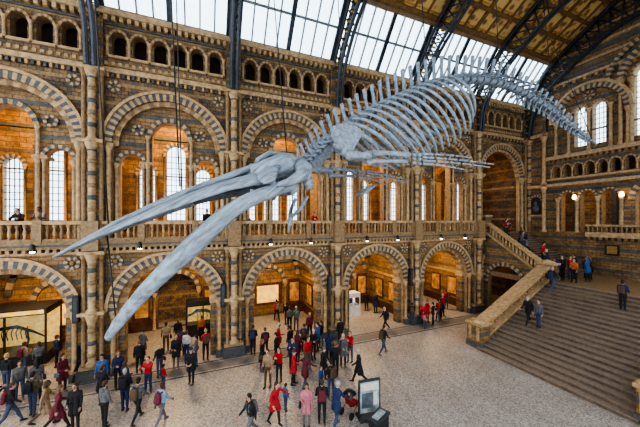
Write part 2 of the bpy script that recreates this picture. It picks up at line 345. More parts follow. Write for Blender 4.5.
up = cat([(0, 17.75, 15.7), (0, 17.7, 18.5), (0, 16.45, 20.4), (0, 15.1, 21.9), (0, 12.3, 23.7), (0, 9, 25.6)], 4)
for f in (True, False):
    for sb in bays[1:] + [XE - .3]:
        for off in (-.16, .16):
            q = [(sb + off, mir(p.y, f), p.z) for p in lo]; T.tube(q, (.09, .12), 'iron', 6, (1, 0, 0), False)
            q = [(sb + off, mir(p.y, f), p.z) for p in up]; T.tube(q, (.09, .12), 'iron', 6, (1, 0, 0), False)
        for i in range(len(lo) - 1):
            a = lo[i]; b_ = up[i + 1]; c_ = up[i]; d_ = lo[i + 1]
            T.tube([(sb, mir(a.y, f), a.z), (sb, mir(b_.y, f), b_.z)], .05, 'iron', 5)
            T.tube([(sb, mir(c_.y, f), c_.z), (sb, mir(d_.y, f), d_.z)], .05, 'iron', 5)
            mid = (a + c_) / 2; T.ell((sb, mir(mid.y, f), mid.z), (.2, .08, .08), 'gold', 6, 4)
T.obj('roof_truss')
# ------------------------------------------------------------------ end wall
we = empty('wall_end')
E = MB(lambda a, n, h: (XE - n, a, h))
out = [(-1, 0), (18.2, 0), (18.2, 18.8), (15.3, 22.1), (9, 26), (2.7, 22.1), (-.2, 18.8), (-1, 18.8)]
gal = [14.35, 13.0, 11.65, 6.35, 5.0, 3.65]
holes = [hole(g_, .5, 6.95, 9.9) for g_ in gal] + [hole(9, 1.25, 6.95, 9.5, 14)]
tri_c = [15.2 - .78 * i for i in range(17)]
holes += [hole(t, .26, 11.75, 12.5, 8) for t in tri_c]
lan = [(13.5, .42, 17.0), (12.3, .42, 17.0), (9.75, .6, 18.6), (8.25, .6, 18.6), (5.7, .42, 17.0), (4.5, .42, 17.0)]
holes += [hole(c, r, 14.1, t) for c, r, t in lan]
E.poly(out, holes, -.6, 0, 'stone_banded', 'stone_light')
for g_ in gal: E.ring(g_, 9.9, .5, .66, 0, .12, 'stone_light', 'stone_dark', 14)
for g_ in (13.68, 12.32, 15.05, 10.95, 7.0, 5.68, 4.32, 2.95): E.shaft(g_, .14, 6.95, 9.9, .12)
E.ring(9, 9.5, 1.25, 1.6, 0, .16, 'stone_light', 'stone_dark', 22)
for t in tri_c: E.ring(t, 12.5, .26, .36, 0, .1, 'stone_light', 'stone_mid', 8); E.shaft(t + .39, .08, 11.7, 12.5, .06, 'stone_light', 6)
E.box(0, 17.9, 0, .3, 10.95, 11.2, 'stone_light'); E.box(0, 15.9, 0, .22, 11.5, 11.65, 'stone_light'); E.box(0, 15.9, 0, .4, 13.3, 13.6, 'stone_light'); E.box(0, 15.9, 0, .2, 10.6, 10.7, 'stone_dark')
for i in range(44): E.box(.1 + i * .36, .28 + i * .36, 0, .3, 13.1, 13.3, 'stone_mid')
for c, r, t in lan: E.ring(c, t, r, r + .15, 0, .12, 'stone_light', 'stone_mid', 14)
for cc in (12.9, 5.1):
    E.ring(cc, 16.4, 2.15, 2.5, 0, .35, 'stone_light', 'stone_dark', 40); E.ring(cc, 16.4, 2.5, 2.7, 0, .45, 'stone_light', None, 26)
    E.ring(cc, 18.1, .2, .38, 0, .1, 'stone_light', 'stone_dark', 12, 0, 2 * pi)
    for d in (-2.3, -1.35, 0, 1.35, 2.3): E.shaft(cc + d, .14, 13.6, 16.4 if abs(d) > 2 else 17, .12)
E.ring(9, 18.4, 1.75, 2.15, 0, .4, 'stone_light', 'stone_dark', 34); E.ring(9, 18.4, 2.6, 2.9, 0, .25, 'stone_light', 'stone_dark', 50)
for d in (-2, -1.4, 0, 1.4, 2): E.shaft(9 + d, .14, 13.6, 18.4, .13)
E.box(0, 17.6, 0, .2, 19.7, 19.9, 'stone_light'); E.box(0, 17.9, 0, .1, 15.2, 15.3, 'stone_dark')
for i in range(48): E.box(.1 + i * .36, .28 + i * .36, 0, .14, 19.5, 19.7, 'stone_dark' if i % 2 else 'stone_light')
for i in range(9):
    z = 20.3 + i * .55; w = (26 - z) * 1.6
    E.box(9 - w, 9 + w, 0, .06, z, z + .18, 'stone_light' if i % 2 else 'stone_dark')
E.box(15.9, 16.15, 0, .35, 6.9, 18.8, 'stone_banded'); E.box(15.85, 17.9, 0, .3, 15.6, 15.9, 'stone_light')
E.shaft(16.0, .42, 6.9, 11, .15); E.shaft(16.0, .42, 11.2, 15.5, .15)
E.ring(16.85, 9.7, .45, .65, 0, .15, 'stone_light', 'stone_dark', 14)
E.box(16.4, 17.3, 0, .04, 8.5, 9.7, 'portrait'); E.ring(16.85, 9.7, 0.01, .45, 0, .04, 'portrait', None, 14)
E.box(16.25, 17.45, 0, .2, 8.35, 8.5, 'stone_light')
E.ell((16.85, .1, 9.55), (.14, .1, .18), 'bone_dark'); E.ell((16.85, .08, 9.05), (.3, .1, .32), 'bone_dark')
E.box(0, 12.95, 0, .55, 6.65, 6.9, 'stone_light'); E.box(0, 12.95, .3, .5, 6.9, 7.05, 'stone_light'); E.box(0, 12.95, .28, .52, 7.5, 7.65, 'stone_light')
for i in range(46): E.lathe(.2 + i * .28, .4, [(7.05, .08), (7.2, .05), (7.35, .08), (7.5, .09)], 'stone_mid', 6)
for i in range(36): E.box(.1 + i * .36, .28 + i * .36, 0, .35, 6.45, 6.65, 'stone_mid')
E.box(11.1, 11.9, 0, .08, 5.3, 6.1, 'black'); E.box(11.2, 11.8, .08, .1, 5.4, 6.0, 'brass')
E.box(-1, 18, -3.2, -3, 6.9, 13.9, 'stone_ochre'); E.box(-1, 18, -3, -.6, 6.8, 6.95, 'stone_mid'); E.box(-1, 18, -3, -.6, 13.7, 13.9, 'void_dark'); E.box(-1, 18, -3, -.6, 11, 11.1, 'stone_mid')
for y in (-1, 2, 4, 7.8, 10.2, 12.3, 15, 17.8): E.box(y, y + .3, -3, -2.6, 6.9, 13.9, 'stone_dark')
E.obj('end_facade', we)
GE = MB(lambda a, n, h: (XE - n, a, h))
for c, r, t in lan:
    GE.box(c - r, c + r, -.42, -.4, 14.1, t + r, 'glass_pane')
    for i in range(1, 3): GE.box(c - r + 2 * r * i / 3 - .02, c - r + 2 * r * i / 3 + .02, -.39, -.35, 14.1, t + r, 'lead')
    for i in range(int((t - 14.1) / .4)): GE.box(c - r, c + r, -.39, -.35, 14.5 + i * .4, 14.54 + i * .4, 'lead')
GE.obj('leaded_windows_end', we)
# ------------------------------------------------------------------ staircase
stair = empty('staircase')
ST = MB(); N = 21; X0 = 15.8; X1 = 23.3; ZL = 3.6; dx = (X1 - X0) / N; dz = ZL / N
for i in range(N):
    x = X0 + i * dx
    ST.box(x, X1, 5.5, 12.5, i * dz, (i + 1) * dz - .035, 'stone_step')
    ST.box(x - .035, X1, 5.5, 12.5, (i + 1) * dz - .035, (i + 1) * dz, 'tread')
ST.box(X1, XE, 0, YW, 3.2, ZL, 'stone_mid')
N2 = 20; dy = 5.0 / N2; dz2 = 3.3 / N2
for sgn in (1, -1):
    fy = (lambda y: y) if sgn > 0 else (lambda y: 18 - y)
    for i in range(N2):
        y0, y1 = sorted((fy(12.9 + i * dy), fy(12.9 + (i + 1) * dy + .02)))
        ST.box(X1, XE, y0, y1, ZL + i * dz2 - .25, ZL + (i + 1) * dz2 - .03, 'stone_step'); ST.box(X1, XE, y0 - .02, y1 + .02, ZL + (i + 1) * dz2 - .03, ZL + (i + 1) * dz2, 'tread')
ST.obj('steps', stair)
BL = MB()
for ya, yb in ((12.5, 13.25), (4.75, 5.5)):
    ym = (ya + yb) / 2
    def P2(mb, outl, m, y0=ya, y1=yb): mb.poly(outl, [], y0, y1, m)
    sl = ZL / (X1 - X0)
    zf = lambda x: (x - X0) * sl
    P2(BL, [(X0 + .5, 0), (X1 + .3, 0), (X1 + .3, ZL + .35), (X0 + .5, .5)], 'stone_banded')
    P2(BL, [(X0 + .5, .48), (X1 + .2, ZL + .35), (X1 + .2, ZL + .47), (X0 + .5, .62)], 'stone_light', ya - .06, yb + .06)
    P2(BL, [(X0 + .5, 1.24), (X1 + .2, ZL + 1.14), (X1 + .2, ZL + 1.3), (X0 + .5, 1.42)], 'stone_light', ya - .06, yb + .06)
    for i in range(24):
        x = X0 + .95 + i * .3; z = zf(x)
        BL.lathe(x, ym, [(z + .38, .13), (z + .52, .06), (z + .75, .12), (z + .97, .06), (z + 1.14, .14)], 'stone_light', 8)
    for xx, zb, hh in ((X0 + .55, 0, 1.65), (X1 + .2, ZL, 1.4)):
        BL.box(xx - .42, xx + .42, ym - .48, ym + .48, 0, zb + hh - .25, 'stone_banded'); BL.box(xx - .5, xx + .5, ym - .56, ym + .56, zb + hh - .25, zb + hh - .1, 'stone_light')
        BL.box(xx - .48, xx + .48, ym - .54, ym + .54, zb, zb + .35, 'stone_dark')
        BL.lathe(xx, ym, [(zb + hh - .1, .58), (zb + hh + .02, .45), (zb + hh + .1, .1)], 'stone_light', 4, False)
        for s_ in (-1, 1): BL.box(xx - .44, xx + .44, ym + s_ * .28 - .1, ym + s_ * .28 + .1, zb + .5, zb + hh - .35, 'stone_light')
BL.obj('balustrade', stair)
SB = MB(lambda a, n, h: (X1 - n, a, h))
for sgn in (1, -1):
    q = (lambda pts: pts) if sgn > 0 else (lambda pts: [(18 - a, h) for a, h in pts])
    k = 3.3 / 5
    o_ = [(13.25, 0), (14.35, 0)] + arcpts(15.85, 2.7, 1.5, 16) + [(17.35, 0), (17.9, 0), (17.9, 7.2), (13.25, 3.95), (13.25, 3.6)]
    SB.poly(q(o_), [], -.35, .1, 'stone_banded', 'stone_mid')
    SB.ring(15.85 if sgn > 0 else 2.15, 2.7, 1.5, 1.8, .1, .22, 'stone_light', 'stone_dark', 26)
    z_ = lambda a: 3.6 + (a - 12.9) * k
    SB.poly(q([(13.1, z_(13.1) + .15), (17.9, z_(17.9) + .15), (17.9, z_(17.9) + .32), (13.1, z_(13.1) + .32)]), [], -.4, .18, 'stone_light')
    SB.poly(q([(13.1, z_(13.1) + .98), (17.9, z_(17.9) + .98), (17.9, z_(17.9) + 1.16), (13.1, z_(13.1) + 1.16)]), [], -.4, .18, 'stone_light')
    for i in range(17):
        a = 13.35 + i * .28; zz = z_(a); a = a if sgn > 0 else 18 - a
        SB.lathe(a, -.1, [(zz + .28, .12), (zz + .42, .07), (zz + .62, .12), (zz + .82, .07), (zz + 1.0, .12)], 'stone_light', 8)
    a = 17.75 if sgn > 0 else .25
    SB.box(a - .3, a + .3, -.45, .3, 6.6, 8.3, 'stone_banded'); SB.box(a - .38, a + .38, -.52, .37, 8.3, 8.45, 'stone_light')
SB.box(13.3, 17.9, -3.2, -3.0, 0, 3.2, 'panel_brown')
SB.obj('flight_parapet', stair)
# ------------------------------------------------------------------ whale skeleton
whale = empty('blue_whale_skeleton', (0, 0, 0))
YC = 9.0
sp = cat([(3.0, YC, 9.75), (4.73, YC, 11.3), (7.13, YC, 12.75), (9.72, YC, 13.9), (12.8, YC, 14.35), (15.8, YC, 13.95), (18.4, YC, 13.15), (21.06, YC, 12.3)], 16)
cum = [0]
for i in range(1, len(sp)): cum.append(cum[-1] + (sp[i] - sp[i - 1]).length)
TOT = cum[-1]
def at(d):
    d = max(0, min(TOT - 1e-4, d))
    i = max(j for j in range(len(cum)) if cum[j] <= d); i = min(i, len(sp) - 2)
    t = (d - cum[i]) / (cum[i + 1] - cum[i]); p = sp[i].lerp(sp[i + 1], t); T_ = (sp[min(i + 2, len(sp) - 1)] - sp[max(i - 1, 0)]).normalized()
    return p, T_, Vector((-T_.z, 0, T_.x)), Vector((0, 1, 0))
def itp(x, tab):
    for (a, b_), (c, d) in zip(tab, tab[1:]):
        if x <= c: return b_ + (d - b_) * max(0, (x - a)) / (c - a)
    return tab[-1][1]
V = MB(); RB = MB(); nv = 54; d = .15; vert = []
ln = [itp(i / nv, [(0, .2), (.1, .32), (.3, .42), (.6, .45), (.8, .38), (1, .16)]) for i in range(nv)]
sc_ = (TOT - .2) / sum(ln); ln = [l * sc_ for l in ln]
def blade(mb, base, tip, wb, wt, th, wdir, tdir, m):
    P = []
    mids = [(base, wb), (base.lerp(tip, .5), min(wb, wt) * .8), (tip, wt), (tip + (tip - base).normalized() * wt * .2, wt * .6)]
    for p, w in mids:
        for a, b_ in ((-1, -1), (1, -1), (1, 1), (-1, 1)): P.append(tuple(p + wdir * w * a * .5 + tdir * th * b_ * .5))
    F_ = []
    for j in range(3):
        for k in range(4): F_.append((j * 4 + k, j * 4 + (k + 1) % 4, j * 4 + 4 + (k + 1) % 4, j * 4 + 4 + k))
    F_ += [(3, 2, 1, 0), (12, 13, 14, 15)]
    mb.add(P, F_, m, False)
for i in range(nv):
    f = i / (nv - 1); c_ = d + ln[i] / 2; d += ln[i]
    p, T_, N_, B_ = at(c_); vert.append((p, T_, N_, B_, ln[i]))
    r = itp(f, [(0, .17), (.3, .18), (.55, .2), (.8, .15), (1, .045)])
    l = ln[i] * .7
    V.tube([p - T_ * l * .5, p - T_ * l * .42, p, p + T_ * l * .42, p + T_ * l * .5], [r * .9, r * 1.08, r * .75, r * 1.08, r * .9], 'bone', 10, tuple(N_))
    V.tube([p + T_ * l * .5, p + T_ * (ln[i] - l * .5)], [r * .7, r * .7], 'bone_dark', 8, tuple(N_))
    h = itp(f, [(0, .3), (.12, .5), (.35, .78), (.55, .8), (.8, .35), (.92, .08), (1, .02)])
    if h > .07:
        V_b = p + N_ * r * .8; tp = p + N_ * (r + h) + T_ * h * .38
        blade(V, V_b, tp, l * .55, l * .62, .05, T_, B_, 'bone')
    w = itp(f, [(0, .3), (.15, .42), (.35, .55), (.55, .5), (.72, .2), (.8, .0), (1, 0)])
    if w > .08:
        for sg in (-1, 1):
            blade(V, p + B_ * sg * r * .8 + N_ * .05, p + B_ * sg * (r + w) - N_ * .05 + T_ * .06, l * .38, l * .5, .05, T_, N_, 'bone')
    if .6 < f < .93:
        hh = itp(f, [(.6, .42), (.93, .1)])
        q0 = p - N_ * r + T_ * l * .6
        for sg in (-1, 1): V.tube([q0 + B_ * sg * .09, q0 - N_ * hh], [.035, .05], 'bone', 6)
        blade(V, q0 - N_ * hh * .7, q0 - N_ * hh * 1.2, .14, .2, .05, T_, B_, 'bone')
V.obj('vertebrae', whale)
for i in range(15):
    p, T_, N_, B_, l = vert[6 + i]
    s_ = itp(i, [(0, .6), (1, .85), (3, 1.05), (9, 1.05), (12, .95), (14, .75)])
    for sg in (-1, 1):
        loc = [(.18, -.02, 0), (.5, .06, .05), (.92, -.3, .2), (1.15, -.9, .42), (1.12, -1.5, .68), (.95, -2.0, .9), (.72, -2.4, 1.05)]
        pts = cat([p + B_ * sg * a * (.75 + .25 * s_) + N_ * b_ * s_ + T_ * c * s_ for a, b_, c in loc], 4)
        n_ = len(pts)
        RB.tube(pts, [(.032 + .016 * sin(pi * k / n_), .045 + .03 * sin(pi * k / n_)) for k in range(n_)], 'bone', 8, tuple(T_))
RB.tube([(5.3, 9, 8.9), (5.6, 9, 9.1), (6.0, 9, 9.3)], [(.3, .06), (.38, .07), (.1, .05)], 'bone', 10)
RB.obj('ribs', whale)
HY = MB()
for sg in (-1, 1): HY.tube(cat([(2.75, 9, 8.15), (2.8, 9 + sg * .3, 8.2), (2.95, 9 + sg * .55, 8.45), (3.1, 9 + sg * .6, 8.75)], 4), .06, 'bone', 8)
HY.tube([(2.75, 9, 8.15), (2.7, 9, 7.85), (2.66, 9, 7.6)], [.1, .07, .03], 'bone', 8); HY.tube([(2.75, 9, 8.15), (2.9, 9, 9.6)], .015, 'black', 5)
HY.obj('hyoid', whale)
FP = MB()
for sg in (-1, 1):
    def q(x, y, z): return Vector((x, YC + sg * y, z))
    fan = [(3.98, 1.15, 10.0), (3.72, .98, 10.6), (3.85, .85, 10.95), (4.25, .8, 11.1), (4.65, .85, 11.05), (4.9, .95, 10.85), (4.25, 1.2, 10.0)]
    P = [tuple(q(*f_)) for f_ in fan] + [tuple(q(f_[0], f_[1] + .06, f_[2])) for f_ in fan]; k = len(fan)
    FP.add(P, [tuple(range(k)), tuple(range(2 * k - 1, k - 1, -1))] + [(i, (i + 1) % k, k + (i + 1) % k, k + i) for i in range(k)], 'bone')
    FP.tube([q(3.95, 1.2, 10.1), q(3.7, 1.35, 10.25)], [.06, .09], 'bone', 6)
    FP.tube([q(4.1, 1.25, 9.98), q(4.2, 1.3, 9.97), q(4.6, 1.4, 9.98), q(4.85, 1.45, 9.98)], [.12, .17, .11, .16], 'bone', 10)
    FP.tube([q(4.9, 1.45, 10.06), q(5.4, 1.55, 10.1), q(6.1, 1.66, 10.08), q(6.2, 1.68, 10.07)], [(.05, .1), (.045, .075), (.045, .09), (.045, .1)], 'bone', 8)
    FP.tube([q(4.75, 1.45, 9.75), q(4.95, 1.47, 9.82), q(5.4, 1.55, 9.84), q(6.1, 1.66, 9.86)], [(.05, .1), (.05, .08), (.035, .05), (.05, .08)], 'bone', 8)
    for a in range(3):
        for b_ in range(2): FP.ell(q(6.35 + b_ * .2, 1.7, 9.83 + a * .13), (.085, .05, .06), 'bone', 8, 6)
    for fi, (z0, z1, L_) in enumerate(((10.14, 10.2, 1.6), (10.04, 10.06, 2.7), (9.93, 9.94, 2.5), (9.83, 9.78, 1.3))):
        k = [5, 7, 6, 4][fi]; x = 6.68
        for j in range(k):
            seg = L_ / k * (1.25 - .5 * j / k); t0 = (x - 6.68) / L_; t1 = min(1, t0 + seg * .85 / L_); r_ = .05 * (1 - .6 * t0)
            bow = lambda t: (z0 + (z1 - z0) * t - .12 * t * t)
            a_, b2 = q(x, 1.7 + .45 * t0, bow(t0)), q(x + seg * .88, 1.7 + .45 * t1, bow(t1))
            FP.tube([a_, a_.lerp(b2, .15), a_.lerp(b2, .5), a_.lerp(b2, .85), b2], [r_ * .8, r_ * 1.15, r_ * .75, r_ * 1.15, r_ * .8], 'bone', 6); x += seg
FP.obj('flipper_bones', whale)
# skull
O = Vector((3.1, YC, 9.75)); Ax = Vector((-.929, 0, -.370)); Ux = Vector((-.370, 0, .929)); By = Vector((0, 1, 0)); BJ = 'bone_jaw'
SKM = MB()
def sk(a, y, u): return O + Ax * a + By * y + Ux * u
def loft(mb, secs, m, seg=16):
    P = []; F_ = []
    for (a, w, c, ht, hb) in secs:
        for k in range(seg):
            t = 2 * pi * k / seg; cw = cos(t); sw = sin(t)
            P.append(tuple(sk(a, w * (abs(cw) ** .8) * (1 if cw > 0 else -1), c + (ht if sw > 0 else hb) * sw)))
    for j in range(len(secs) - 1):
        for k in range(seg): F_.append((j * seg + k, j * seg + (k + 1) % seg, (j + 1) * seg + (k + 1) % seg, (j + 1) * seg + k))
    F_ += [tuple(range(seg)), tuple((len(secs) - 1) * seg + k for k in range(seg - 1, -1, -1))]
    mb.add(P, F_, m, True)
loft(SKM, [(-.1, .25, 0, .15, .15), (0, .4, 0, .3, .25), (.3, .7, .12, .42, .4), (.7, .9, .18, .45, .45), (1.2, .85, .2, .4, .35), (1.7, .62, .2, .34, .25)], BJ)
for sg in (-1, 1):
    P = []; secs = [(1.3, .12, 1.15, .15, .16), (1.9, .34, 1.22, .22, .12), (2.6, .36, 1.15, .27, .1), (3.4, .3, 1.0, .27, .09), (4.3, .24, .8, .22, .08), (5.2, .17, .55, .13, .06), (6.0, .1, .33, .03, .05), (6.6, .06, .17, -.06, .035), (6.85, .03, .07, -.1, .02)]
    seg = 10; F_ = []
    for a, yi, yo, c, h in secs:
        for k in range(seg):
            t = 2 * pi * k / seg; ym = (yi + yo) / 2; hw = (yo - yi) / 2; y = ym + hw * cos(t)
            drop = -.42 * (max(0.0, y - yi) / max(.6, yo)) ** 1.5 * yo
            P.append(tuple(sk(a, sg * y, c + drop + h * sin(t))))
    for j in range(len(secs) - 1):
        for k in range(seg): F_.append((j * seg + k, j * seg + (k + 1) % seg, (j + 1) * seg + (k + 1) % seg, (j + 1) * seg + k))
    F_ += [tuple(range(seg)), tuple((len(secs) - 1) * seg + k for k in range(seg - 1, -1, -1))]
    SKM.add(P, F_, BJ, True)
    SKM.tube([sk(1.0, sg * .2, .5), sk(1.8, sg * .26, .45), sk(2.6, sg * .24, .42), sk(4, sg * .15, .36), sk(5.4, sg * .09, .2), sk(6.4, sg * .05, 0), sk(6.95, sg * .04, -.1)],
             [(.1, .08), (.08, .1), (.08, .1), (.07, .09), (.05, .07), (.04, .05), (.02, .02)], BJ, 8, tuple(Ux))
    SKM.tube([sk(.9, sg * .3, -.15), sk(2.0, sg * .3, -.1), sk(3.5, sg * .2, .05)], [(.25, .15), (.22, .12), (.05, .05)], 'bone_dark', 8, tuple(Ux))
    SKM.tube([sk(1.2, sg * .6, .2), sk(1.4, sg * 1.0, .12), sk(1.55, sg * 1.4, -.05), sk(1.6, sg * 1.62, -.15)], [(.4, .13), (.33, .1), (.26, .09), (.18, .07)], BJ, 10, tuple(Ux))
    SKM.tube([sk(.25, sg * .6, -.05), sk(.35, sg * 1.05, -.15), sk(.6, sg * 1.3, -.3), sk(1.05, sg * 1.42, -.35), sk(1.4, sg * 1.45, -.3)], [(.28, .3), (.26, .24), (.17, .19), (.1, .12), (.06, .07)], BJ, 10, tuple(Ux))
    SKM.tube([sk(.35, sg * 1.05, -.2), sk(.42, sg * 1.12, -.75)], [(.24, .2), (.14, .12)], BJ, 10)
    SKM.tube([sk(1.4, sg * 1.45, -.3), sk(1.75, sg * 1.45, -.45), sk(2.1, sg * 1.3, -.2)], [.04, .05, .04], BJ, 6)
    SKM.tube([sk(.5, sg * .45, -.4), sk(.9, sg * .5, -.6)], [.12, .1], 'bone_dark', 8)
SKM.tube([sk(.2, 0, .4), sk(.9, 0, .72), sk(1.3, 0, .62)], [(.3, .12), (.35, .1), (.3, .1)], BJ, 8, tuple(Ux))
SKM.obj('skull', whale)
for sg in (-1, 1):
    MD = MB()
    pts = cat([(2.55, YC + sg * 1.15, 8.98), (2.2, YC + sg * 1.25, 8.93), (.95, YC + sg * 1.42, 8.38), (-.12, YC + sg * 1.38, 7.4), (-1.12, YC + sg * 1.0, 6.4), (-1.8, YC + sg * .5, 5.55), (-2.18, YC + sg * .16, 4.98)], 6)
    n_ = len(pts)
    rad = [(itp(k / n_, [(0, .12), (.08, .14), (.5, .13), (1, .06)]), itp(k / n_, [(0, .18), (.06, .3), (.15, .17), (.5, .23), (.8, .17), (.95, .12), (1, .08)])) for k in range(n_)]
    MD.tube(pts, rad, BJ, 12)
    MD.tube([(1.85, YC + sg * 1.3, 8.9), (1.75, YC + sg * 1.32, 9.3)], [(.2, .09), (.06, .04)], BJ, 8)
    MD.obj('mandible', whale)
CB = MB()
for (x, y, z), (x2, y2, z2) in [((-2.2, 9, 7.9), (-3.2, 9.8, 24)), ((-.5, 8.5, 8.9), (-1, 6.5, 24)), ((-.5, 9.5, 8.9), (-1, 11.5, 24)), ((2.6, 9, 10.2), (1.85, 10.5, 24.3)), ((4.7, 9, 11.5), (4.5, 10, 25)), ((8.5, 9, 13.6), (8.49, 10, 24.9)), ((12.8, 9, 14.5), (12.8, 9.5, 25)), ((17, 9, 13.8), (17, 10, 25)), ((20.6, 9, 12.5), (26, 14, 22.5)), ((-2.0, 8.9, 5.2), (-2.2, 8.9, 7.6))]:
    CB.tube([(x, y, z), (x2, y2, z2)], .018, 'black', 5)
CB.obj('suspension_cables', whale)
# ------------------------------------------------------------------ people
def capsule(mb, a, b_, ra, rb, seg=10):
    a = Vector(a); b_ = Vector(b_); d = b_ - a
    if d.length < 1e-5: d = Vector((0, 0, 1e-4))
    u = d.normalized(); pts = []; rr = []
    for t in (-.98, -.8, -.45, 0): pts.append(a + u * ra * t); rr.append(ra * sqrt(max(0.0004, 1 - t * t)))
    for t in (0.001, .45, .8, .98): pts.append(b_ + u * rb * t); rr.append(rb * sqrt(max(.0004, 1 - t * t)))
    S = u.cross(Vector((0, 0, 1)))
    if S.length < .05: S = u.cross(Vector((1, 0, 0)))
    S.normalize(); U = S.cross(u); P = []; F_ = []
    for p, r in zip(pts, rr):
        for k in range(seg): t = 2 * pi * k / seg; P.append(tuple(p + S * r * cos(t) + U * r * sin(t)))
    n = len(pts)
    for j in range(n - 1):
        for k in range(seg): F_.append((j * seg + k, j * seg + (k + 1) % seg, (j + 1) * seg + (k + 1) % seg, (j + 1) * seg + k))
    F_ += [tuple(range(seg - 1, -1, -1)), tuple((n - 1) * seg + k for k in range(seg))]
    mb.add(P, F_, 'black')
SLOTS = ['skin', 'hair', 'top', 'bottom', 'shoes', 'bag', 'eye', 'lip']
for nm, c in (('skin', (.55, .34, .25)), ('hair', (.06, .035, .02)), ('top', (.03, .03, .04)), ('bottom', (.03, .04, .07)), ('shoes', (.03, .02, .02)), ('bag', (.05, .05, .06)), ('eye', (.02, .015, .01)), ('lip', (.35, .12, .1))): plain('p_' + nm, c, .8)
def person_mesh(name, hip=(0, 0), knee=(0, 0), sho=((5, 8), (5, 8)), elb=(12, 12), inn=(0, 0), lean=0, hair='short', coat=0, bag=None, look=0, slim=1.0, hood=False):
    prim = []
    C_ = lambda a, b_, ra, rb, lab: prim.append(('c', Vector(a), Vector(b_), ra, rb, lab))
    def El(c, r, lab): prim.append(('e', Vector(c), Vector(r), 0, 0, lab))
    sgs = (1, -1); hipz = .92; feet = []
    legs = []
    for i, sg in enumerate(sgs):
        h = radians(hip[i]); k = radians(knee[i])
        H = Vector((0, sg * .088, hipz)); K = H + Vector((sin(h), sg * .03, -cos(h))) * .43; A_ = K + Vector((sin(h - k), 0, -cos(h - k))) * .41
        legs.append((H, K, A_, h - k)); feet.append(A_.z)
    dzf = .075 - min(feet)
    for i, (H, K, A_, an) in enumerate(legs):
        up_ = Vector((0, 0, dzf)); H, K, A_ = H + up_, K + up_, A_ + up_
        C_(H, K, .088 * slim, .06, 'bottom'); C_(K, A_ + Vector((0, 0, .03)), .06, .045, 'bottom'); C_(K + (A_ - K) * .25 - Vector((.015, 0, 0)), K + (A_ - K) * .5 - Vector((.01, 0, 0)), .056, .052, 'bottom')
        fo = Vector((cos(an * .6), 0, sin(an * .6) if an < 0 else 0)); C_(A_ + Vector((-.04, 0, -.03)), A_ + Vector((-.01, 0, -.005)), .04, .042, 'shoes'); C_(A_ + Vector((0, 0, -.03)), A_ + fo * .15 + Vector((0, 0, -.043)), .042, .03, 'shoes')
    le = radians(lean); hz = hipz + dzf
    def up2(x, y, z):
        dz_ = z - .92; return Vector((x * cos(le) + dz_ * sin(le), y, hz + dz_ * cos(le) - x * sin(le)))
    s_ = slim
    C_(up2(0, -.075, .93), up2(0, .075, .93), .105 * s_, .105 * s_, 'bottom'); C_(up2(-.03, -.07, .95), up2(-.03, .07, .95), .1 * s_, .1 * s_, 'top' if coat else 'bottom')
    C_(up2(0, -.07, 1.03), up2(0, .07, 1.03), .105 * s_, .105 * s_, 'top'); C_(up2(0, -.065, 1.12), up2(0, .065, 1.12), .1 * s_, .1 * s_, 'top')
    for sg in sgs: C_(up2(0, sg * .06, 1.1), up2(.005, sg * .085, 1.3), .1 * s_, .11 * s_, 'top')
    C_(up2(0, -.09, 1.3), up2(0, .09, 1.3), .115 * s_, .115 * s_, 'top'); C_(up2(-.01, -.15, 1.41), up2(-.01, .15, 1.41), .06, .06, 'top')
    C_(up2(-.01, -.06, 1.43), up2(-.01, .06, 1.43), .075, .075, 'top')
    if hood: C_(up2(-.09, -.05, 1.43), up2(-.09, .05, 1.43), .06, .06, 'top')
    C_(up2(0, 0, 1.42), up2(.015, 0, 1.55), .055, .052, 'skin')
    if coat:
        for sg in sgs:
            for tx in (-.04, .04): C_(up2(tx, sg * .07, .98), Vector((tx * 1.5 + .2 * sin(radians(hip[0 if sg > 0 else 1])), sg * .1, hz - .12 - coat)), .1 * s_, .105, 'top')
    lk = radians(look); HC = up2(.03, 0, 1.635); ry = Matrix.Rotation(-lk, 3, 'Y')
    hd = lambda x, y, z: HC + ry @ Vector((x, y, z))
    El(hd(0, 0, .02), (.096, .076, .1), 'skin'); C_(hd(.035, 0, -.045), hd(.045, 0, -.075), .055, .035, 'skin')
    C_(hd(.09, 0, .005), hd(.108, 0, -.022), .01, .015, 'skin')
    for sg in sgs:
        C_(hd(-.005, sg * .076, .015), hd(-.008, sg * .08, -.02), .014, .01, 'skin'); C_(hd(.085, sg * .032, .012), hd(.0855, sg * .032, .0125), .0135, .0135, 'eye')
        C_(hd(.09, sg * .022, .032), hd(.082, sg * .045, .033), .008, .007, 'hair')
    C_(hd(.086, -.018, -.052), hd(.086, .018, -.052), .009, .009, 'lip')
    if hair != 'hat': El(hd(-.018, 0, .038), (.1, .085, .105), 'hair')
    if hair == 'hat': El(hd(-.01, 0, .05), (.108, .09, .1), 'bag'); C_(hd(0, -.03, .14), hd(0, .03, .14), .02, .02, 'bag')
    C_(hd(-.06, 0, .0), hd(-.05, 0, -.06), .065, .05, 'hair')
    if hair == 'long':
        for sg in sgs: C_(hd(-.04, sg * .05, .02), hd(-.06, sg * .065, -.2), .05, .04, 'hair')
        C_(hd(-.07, 0, 0), hd(-.1, 0, -.24), .06, .045, 'hair')
    if hair == 'tail': C_(hd(-.1, 0, .05), hd(-.13, 0, -.12), .03, .025, 'hair')
    hands = []
